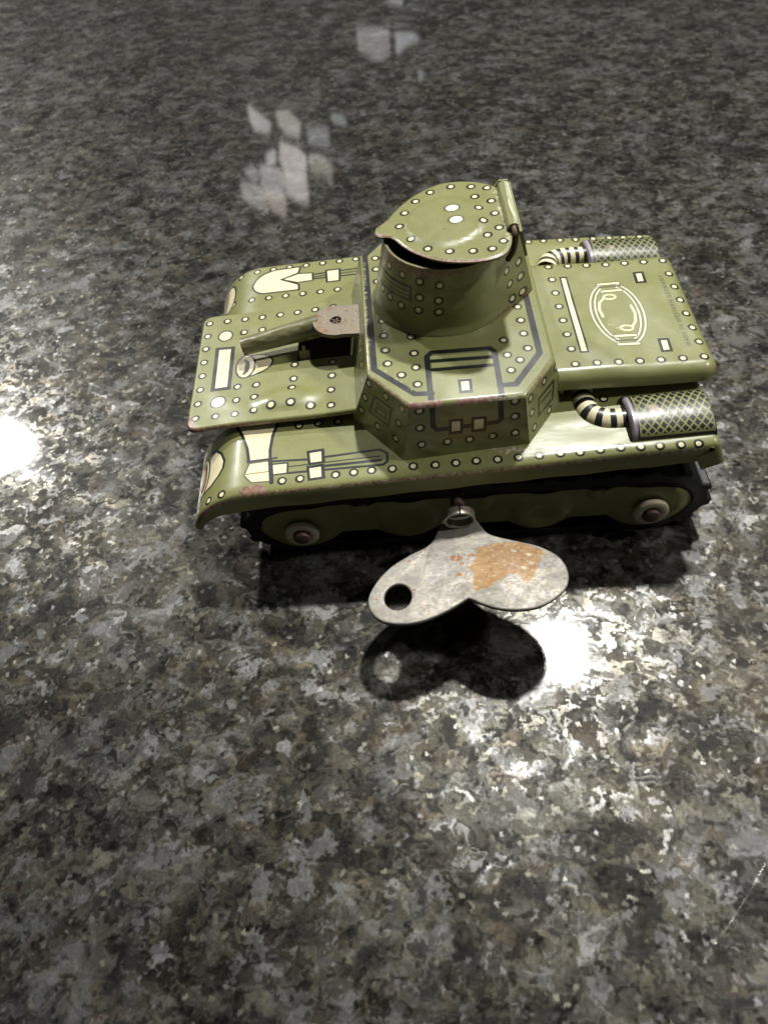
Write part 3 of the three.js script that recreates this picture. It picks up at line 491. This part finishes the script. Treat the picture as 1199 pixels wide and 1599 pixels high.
{
  const out = new THREE.CatmullRomCurve3([[-4.9, -6.7], [-2.8, -8.9], [-0.5, -10.5], [1.5, -11.3], [3.8, -11.3], [6.5, -10.5], [8.8, -9], [9.9, -7.5], [10.2, 0], [10.0, 6.8], [8.6, 9.3], [6.3, 10.0], [3.1, 9.7], [0, 8.6], [-3, 6.4], [-4.9, 4.1], [-6.2, 1.9], [-7, 1.05], [-8.2, 0.8], [-8.95, -0.4], [-8.6, -1.9], [-7.8, -2.6], [-6.8, -3.9]].map(([x, z]) => new THREE.Vector3(x, 0, z)), true, 'centripetal').getSpacedPoints(120);
  const C = [2.4, -0.6];
  const fn = (a, k) => { const i = ((a % 120) + 120) % 120, p = out[Math.floor(i)].clone().lerp(out[(Math.floor(i) + 1) % 120], i % 1), x = lerp(C[0], p.x, k), z = lerp(C[1], p.z, k); const d = Math.hypot((x - 1.4) / 6.0, (z + 0.8) / 6.4); return [x, lidY(x) + 0.26 * smooth(1.04, 0.86, d) + 0.05 * smooth(1, 0, d) - 0.15 * smooth(0.95, 1, k), z]; };
  const lid = add('lid', sheet(fn, range(0, 120, 120), [0.001, ...range(0.08, 0.9, 14), 0.94, 0.97, 1], 0.3, lidPrint, { flip: -1 }), [tin(lidPrint), inside], cupola);
  lid.userData.label = 'raised round hatch flap with a pull tab';
  const hg = new THREE.LatheGeometry([[0.5, -5.7], [1.0, -5.7], [1.0, 5.7], [0.5, 5.7], [0.5, -5.7]].map((q) => new THREE.Vector2(...q)), 28).rotateX(Math.PI / 2).translate(10.7, 47.8, -1.8);
  const hingeCv = print(0, 10, 0, 12, (g) => { rust(g, 3, 0, 3, 12, 3, 160, ['#b2b59a', '#c4c7b0', '#9a9e80', '#aaaa8e']); rust(g, 7, 1, 8, 11, 1, 14); });
  add('hinge', toCreasedNormals(hg, 0.7), tin(hingeCv, { roughness: 0.5 }), cupola);
  const pin = new THREE.TubeGeometry(new THREE.CatmullRomCurve3([[10.7, 48, -7], [10.7, 48, 4.6], [10.8, 47.3, 5.2], [10.6, 45.2, 5.3], [10.0, 43.6, 4.9]].map((q) => new THREE.Vector3(...q))), 40, 0.42, 10);
  add('hinge_pin', pin, axleMat, cupola);
  // ears of the cupola wall that carry the pin
  const ear = new THREE.Shape([[-1.5, -3.2], [1.4, -3.2], [1.3, 0.2], [0.7, 1.1], [-0.6, 1.1], [-1.3, 0.2]].map((q) => new THREE.Vector2(...q)));
  for (const z of [-8.5, 4.5]) if (z < 0) add('hinge_ear', new THREE.ExtrudeGeometry(ear, { depth: 0.4, bevelEnabled: false }).translate(10.7, 47.4, z), plainGreen, cupola);
  const back = sheet((y, z) => [11.9 + (47.6 - y) * 0.26, y, z, y - 40, z + 6], range(44.6, 48.6, 8), range(-7.6, 5.6, 10), 0.4, hingeCv, { flip: -1 });
  add('hinge_leaf', back, [tin(hingeCv), plainGreen], cupola);
}

// gun ------------------------------------------------------------------------------
{
  const A = new THREE.Vector3(-19.4, 28.4, -2.6), B = new THREE.Vector3(-32.7, 26.2, -1.2), L = A.distanceTo(B);
  seed = 91; const pr = print(0, 12, 0, 15, (g) => { rust(g, 0, 0, 0, 15, 0.7, 60, ['#b0aa90', '#9a9274']); rust(g, 12, 0, 12, 15, 0.7, 60, ['#b0aa90', '#9a9274']); rust(g, 0, 14.6, 12, 14.6, 0.4, 40); }, { base: '#6a6748' });
  // a channel of tin rolled round the barrel, open underneath
  const dir = B.clone().sub(A).normalize(), side = new THREE.Vector3(0, 1, 0).cross(dir).normalize(), up = dir.clone().cross(side).normalize();
  const fn = (a, s) => { const th = lerp(-0.35, Math.PI + 0.35, a), r = lerp(1.95, 1.5, s), p = A.clone().addScaledVector(dir, s * L).addScaledVector(side, Math.cos(th) * r).addScaledVector(up, Math.sin(th) * r * 0.95 + (th < 0 || th > Math.PI ? -0.9 * Math.abs(Math.sin(th)) : 0)); return [p.x, p.y, p.z, a * 12, s * 15]; };
  const gun = add('gun_barrel', sheet(fn, range(0, 1, 30), range(0, 1, 8), 0.35, pr, { flip: -1 }), [tin(pr), inside], tank);
  const bracket = new THREE.Shape(); const R = 3.75; bracket.absarc(0, 0, R, Math.PI * 0.42, Math.PI * 1.58, false); bracket.lineTo(5.6, -R); bracket.lineTo(5.6, R); bracket.closePath();
  const hole = new THREE.Path(); hole.absarc(0, 0, 1.05, 0, Math.PI * 2, true); bracket.holes.push(hole);
  const bg = new THREE.ExtrudeGeometry(bracket, { depth: 0.5, bevelEnabled: true, bevelSize: 0.12, bevelThickness: 0.12, bevelSegments: 2, curveSegments: 28 });
  const bcv = print(-6, 8, -6, 6, (g) => { g.fillStyle = '#7d7365'; g.fillRect(-6, -6, 14, 12); for (let k = 0; k < 26; k++) { const x = rr(-4, 6), z = rr(-4, 4); rust(g, x - 0.6, z, x + 0.6, z, 0.35, 22, ['#8a7f6d', '#786d5b', '#6a5f4f', '#93886f', '#62574b']); } for (let k = 0; k < 9; k++) { const a = rr(1.7, 4.4), x = Math.cos(a) * 3.2, z = -Math.sin(a) * 3.2; rust(g, x - 0.4, z, x + 0.4, z, 0.3, 14, ['#84664a', '#755844', '#8c7050']); } });
  const uvs = bg.attributes.uv; for (let i = 0; i < uvs.count; i++) uvs.setXY(i, ...bcv.uv(bg.attributes.position.getX(i), -bg.attributes.position.getY(i)));
  bg.rotateX(-Math.PI / 2).translate(-16.5, 29.35, -1.75);
  const br = add('gun_bracket', bg, new THREE.MeshPhysicalMaterial({ map: bcv.tex, roughness: 0.55, metalness: 0.55 }), gun);
  br.userData.label = 'bare rusty tin bracket holding the gun';
  const petals = []; for (let i = 0; i < 5; i++) { const g = new THREE.SphereGeometry(0.5, 10, 6).scale(1, 0.5, 0.55); const a = i * 1.257; g.translate(0.5, 0, 0).rotateY(a).translate(-16.5, 29.6, -1.75); petals.push(g); }
  add('pivot_rivet', mergeGeometries([...petals, new THREE.CylinderGeometry(1.15, 1.15, 0.3, 20).translate(-16.5, 29.3, -1.75)]), axleMat, br);
  const tab = mergeGeometries([0, 1, 2].map((i) => new THREE.BoxGeometry(0.55, 1.9 + (i === 1 ? 0.9 : 0), 0.35).rotateX(-0.3).translate(-22.9 + i * 0.6, 24.8 + (i === 1 ? 0.45 : 0), 0.55)));
  add('spring_tab', tab, new THREE.MeshStandardMaterial({ color: '#8d8478', roughness: 0.5, metalness: 0.7 }), tank);
}

// winding key -------------------------------------------------------------------------
{
  const pts = [[-1.2, 27.6], [-2.3, 30.1], [-3.1, 31.9], [-4.2, 33.1], [-6.9, 34.4], [-10, 36.5], [-12.2, 39.2], [-13.4, 42], [-13.2, 44.1], [-11.7, 46.3], [-9.2, 47.3], [-6.5, 47.4], [-3.5, 46.6], [-1.2, 45.5], [0.3, 44.6], [1.0, 44.2], [2.6, 45.3], [5.1, 46.7], [7.7, 47.3], [10.4, 47.2], [13.1, 45.9], [14.8, 44.3], [15.5, 42.3], [15.4, 40], [14.5, 38], [12.3, 35.9], [9.7, 34.5], [7, 33.1], [5.4, 32], [4.5, 30.2], [3.4, 27.6]];
  const curve = new THREE.CatmullRomCurve3(pts.map(([x, z]) => new THREE.Vector3(x, -z, 0)), false, 'centripetal').getSpacedPoints(150);
  const sh = new THREE.Shape(curve.map((p) => new THREE.Vector2(p.x, p.y)));
  const hole = new THREE.Path(); hole.absellipse(-9.0, -42.35, 2.0, 2.4, 0, Math.PI * 2, true); sh.holes.push(hole);
  let g = new THREE.ExtrudeGeometry(sh, { depth: 0.35, bevelEnabled: true, bevelSize: 0.25, bevelThickness: 0.2, bevelSegments: 3, curveSegments: 40, bevelOffset: -0.25 });
  const lz = (z) => 28.5 + (z - 28.2) * 1.086; // outlines of the stains along the neck
  const draw = (g2, metal) => {
    const base = metal ? '#ffffff' : '#7c7871'; g2.fillStyle = base; g2.fillRect(-20, 20, 45, 32);
    if (!metal) { for (let i = 0; i < 1500; i++) { g2.globalAlpha = rr(0.15, 0.5); g2.fillStyle = ['#8f8a7f', '#6f6c67', '#878072', '#656361', '#8d8676'][i % 5]; g2.beginPath(); g2.ellipse(rr(-15, 18), rr(26, 49), rr(0.1, 0.7), rr(0.1, 0.5), rr(0, 3), 0, 7); g2.fill(); } g2.globalAlpha = 1; }
    const patch = [[3.4, 34], [5.2, 33.7], [7, 33.6], [9.9, 33.8], [11.8, 35], [13.2, 36.2], [12.6, 37.4], [12.0, 38.5], [11.2, 39.9], [10.5, 41], [9.4, 41], [9.2, 40.2], [8.8, 39.4], [8.2, 39.6], [7.7, 39.2], [7, 39.7], [6.1, 40.3], [5.2, 40.5], [4.4, 41.1], [3.3, 41.4], [2.3, 41.9], [2.1, 40.1], [2.2, 38.6], [1.9, 37.3], [2.4, 36.6], [2.9, 36]];
    const jag = []; patch.forEach((p, i) => { const q = patch[(i + 1) % patch.length]; for (const t of [0, 0.33, 0.66]) jag.push([lerp(p[0], q[0], t) * 0.97 + rr(-0.18, 0.18), lz(lerp(p[1], q[1], t)) + rr(-0.18, 0.18)]); });
    poly(g2, jag, metal ? '#101010' : '#8c6a3c');
    const dots = [[-0.2, 35.4, 0.9], [2.2, 35.1, 0.6], [-0.1, 38.4, 0.55], [0.8, 36.5, 0.4], [0.5, 35.6, 0.5], [-7.1, 34.8, 0.3], [-7.6, 37.2, 0.25], [-6.7, 40.1, 0.3], [-12.2, 41, 0.25], [-4, 36, 0.2], [-5, 43, 0.2], [-2.4, 39, 0.2]];
    for (const [x, z, r] of dots) for (let i = 0; i < 5; i++) oval(g2, x + rr(-r, r) * 0.7, lz(z) + rr(-r, r) * 0.4, rr(0.2, 0.6) * r, rr(0.2, 0.5) * r, metal ? '#303030' : '#7d532c');
    for (let i = 0; i < 260; i++) { const x = rr(-14, 16), z = rr(30, 48); oval(g2, x, z, rr(0.04, 0.16), rr(0.04, 0.14), metal ? '#606060' : ['#856640', '#6e563e', '#8c7850'][i % 3]); }
    if (!metal) { g2.save(); poly(g2, jag, null); g2.clip(); for (let i = 0; i < 1100; i++) { g2.globalAlpha = rr(0.25, 0.7); oval(g2, rr(1.5, 13.5), rr(34, 44), rr(0.06, 0.3), rr(0.05, 0.22), ['#98733f', '#7d5a2e', '#a3834f', '#6e4828', '#90703f', '#b09468'][i % 6]); } g2.globalAlpha = 1; g2.restore(); }
    for (const [x, z] of [[8.6, 35.4], [10.6, 36.4], [9.6, 38.6], [10.8, 38]]) oval(g2, x, lz(z), 0.45, 0.25, metal ? '#c0c0c0' : '#948c7c', null, 0, 0.5);
  };
  seed = 101; const kc = print(-15, 18, 26, 49, (c) => draw(c, false), { ppm: 24, wear: 0.3 });
  seed = 101; const kmet = print(-15, 18, 26, 49, (c) => draw(c, true), { ppm: 24, wear: 0, base: '#ffffff' }); kmet.tex.colorSpace = THREE.NoColorSpace;
  const p = g.attributes.position, uv = g.attributes.uv;
  for (let i = 0; i < p.count; i++) { uv.setXY(i, ...kc.uv(p.getX(i), -p.getY(i))); }
  g = toCreasedNormals(g, 0.5);
  g.rotateX(-Math.PI / 2);
  { const q = g.attributes.position; for (let i = 0; i < q.count; i++) q.setY(i, q.getY(i) + 12.05 + 0.115 * q.getX(i) + 0.15 * (q.getZ(i) - 27)); }
  const keyMat = new THREE.MeshPhysicalMaterial({ map: kc.tex, metalnessMap: kmet.tex, metalness: 0.6, roughness: 0.75, roughnessMap: gloss, bumpMap: gloss, bumpScale: 0.00004 });
  const key = add('winding_key', g, keyMat, tank);
  key.userData.label = 'worn bare steel winding key with one pierced wing and an orange-brown rust patch';
  // socket: the neck of the sheet rolled into a split sleeve
  const bare = new THREE.MeshPhysicalMaterial({ color: '#b8b0a2', roughness: 0.42, roughnessMap: gloss, metalness: 0.8 });
  const fn = (a, z) => { const th = lerp(-Math.PI / 2 - Math.PI + 0.07, -Math.PI / 2 + Math.PI - 0.07, a), sq = 1 + 0.1 * Math.cos(2 * th), front = smooth(26.2, 29.5, z), up = Math.max(0, Math.sin(th)); const r = 1.85 * sq; return [1.15 + r * 1.02 * Math.cos(th), 15.2 + r * Math.sin(th) * (up > 0 ? 1 : 0.9), z]; };
  add('key_socket', sheet(fn, range(0, 1, 40), range(28.9, 30.3, 6), 0.38, null, { flip: 1 }), [bare, bare], key);
  add('winding_shaft', new THREE.CylinderGeometry(1.1, 1.1, 5.6, 4).rotateX(Math.PI / 2).translate(1.15, 15.2, 24.6), axleMat, key);
}

// ───────────────────────── lamps outside the frame, mirrored in the stone but for the added last one ─────────────────────────
LAMPS.forEach((l, i) => {
  const o = new THREE.Group(); o.name = i ? `ceiling_lamp_00${i}` : 'ceiling_lamp'; o.position.set(...l.at); scene.add(o);
  o.userData = { label: l.label, category: 'ceiling lamp', group: 'ceiling lamps' };
  const ring = new THREE.LatheGeometry([[58, 0], [80, -2], [83, 0], [83, 6], [58, 6], [58, 0]].map((q) => new THREE.Vector2(...q)), 48);
  add('trim_ring', ring, new THREE.MeshStandardMaterial({ color: '#d8d6d0', roughness: 0.5 }), o);
  const lens = add('lamp_lens', new THREE.CylinderGeometry(57, 57, 3, 48).translate(0, 2, 0), new THREE.MeshStandardMaterial({ color: '#ffffff', emissive: lampColor, emissiveIntensity: 60 }), o);
  lens.castShadow = false;
});

// two small pendants of cut glass hanging far behind the counter; the stone mirrors their facets
function pendant(name, label, x0, F, glow, drop) {
  const o = new THREE.Group(); o.name = name; o.position.set(x0 * MM, 1.5, -2.2); scene.add(o);
  o.userData = { label, category: 'pendant lamp' };
  F.forEach((f, i) => {
    const inset = 5, cx = f.reduce((a, p) => a + p[0], 0) / f.length, cy = f.reduce((a, p) => a + p[1], 0) / f.length;
    const sh = new THREE.Shape(f.map(([x, y]) => new THREE.Vector2(x + Math.sign(cx - x) * inset * 0.4, y + Math.sign(cy - y) * inset * 0.4)));
    const g = new THREE.ExtrudeGeometry(sh, { depth: 6, bevelEnabled: true, bevelSize: -6, bevelThickness: 7, bevelSegments: 1, steps: 1 }).translate(-x0, -1500, -5);
    const base = new THREE.Color().setRGB(...glow[i]);
    add('glass_pane', toCreasedNormals(g, 0.2), new THREE.MeshStandardMaterial({ color: '#c8c8c4', roughness: 0.15, emissive: base, emissiveIntensity: 2.4 }), o);
  });
  const rod = mergeGeometries([new THREE.CylinderGeometry(4, 4, drop, 12).translate(0, -drop / 2, -12), new THREE.CylinderGeometry(45, 45, 18, 32).translate(0, -9, -12)]);
  add('stem', rod, new THREE.MeshStandardMaterial({ color: '#2a2826', roughness: 0.4, metalness: 0.6 }), o);
}
pendant('pendant_lamp', 'pendant lamp of many diamond shaped cut glass panes hanging far behind the counter', -280, [[[-381, 897], [-351, 926], [-318, 959], [-329, 978], [-372, 971], [-381, 939]], [[-304, 922], [-265, 921], [-232, 966], [-242, 1005], [-283, 986], [-301, 953]], [[-222, 978], [-154, 976], [-155, 1036], [-217, 1027]], [[-307, 1012], [-250, 1036], [-230, 1067], [-238, 1122], [-309, 1099], [-315, 1056]], [[-380, 1076], [-313, 1099], [-310, 1156], [-327, 1181], [-384, 1145]], [[-310, 1103], [-238, 1126], [-242, 1211], [-310, 1182]], [[-449, 1123], [-385, 1150], [-375, 1237], [-426, 1205], [-450, 1176]], [[-384, 1154], [-311, 1187], [-322, 1256], [-365, 1229]], [[-224, 1051], [-173, 1067], [-154, 1102], [-161, 1163], [-180, 1126], [-227, 1105]], [[-356, 1045], [-321, 1031], [-323, 1072], [-355, 1074]], [[-432, 1089], [-400, 1075], [-382, 1110], [-399, 1135]], [[-146, 938], [-104, 948], [-95, 976], [-137, 969]]],
  [[0.9, 0.88, 0.84], [0.75, 0.76, 0.68], [0.45, 0.47, 0.48], [1.2, 1.1, 1.08], [0.9, 0.86, 0.86], [1.35, 1.25, 1.2], [0.8, 0.75, 0.72], [1.05, 0.92, 0.84], [0.6, 0.58, 0.5], [1.1, 1.1, 1.1], [0.6, 0.6, 0.6], [0.5, 0.55, 0.52]], 250);
pendant('pendant_lamp_001', 'smaller low hanging pendant lamp with four cut glass panes far behind the counter', 20, [[[-51, 720], [-2, 720], [41, 731], [41, 793], [7, 804], [-22, 793], [-50, 776]], [[51, 740], [106, 747], [127, 759], [94, 769], [75, 778], [56, 797]], [[110, 839], [134, 846], [126, 869], [114, 864]], [[31, 660], [81, 664], [79, 675], [58, 670]]],
  [[0.34, 0.31, 0.31], [0.5, 0.53, 0.55], [0.4, 0.44, 0.44], [0.55, 0.56, 0.56]], 640);

renderer.render(scene, camera);
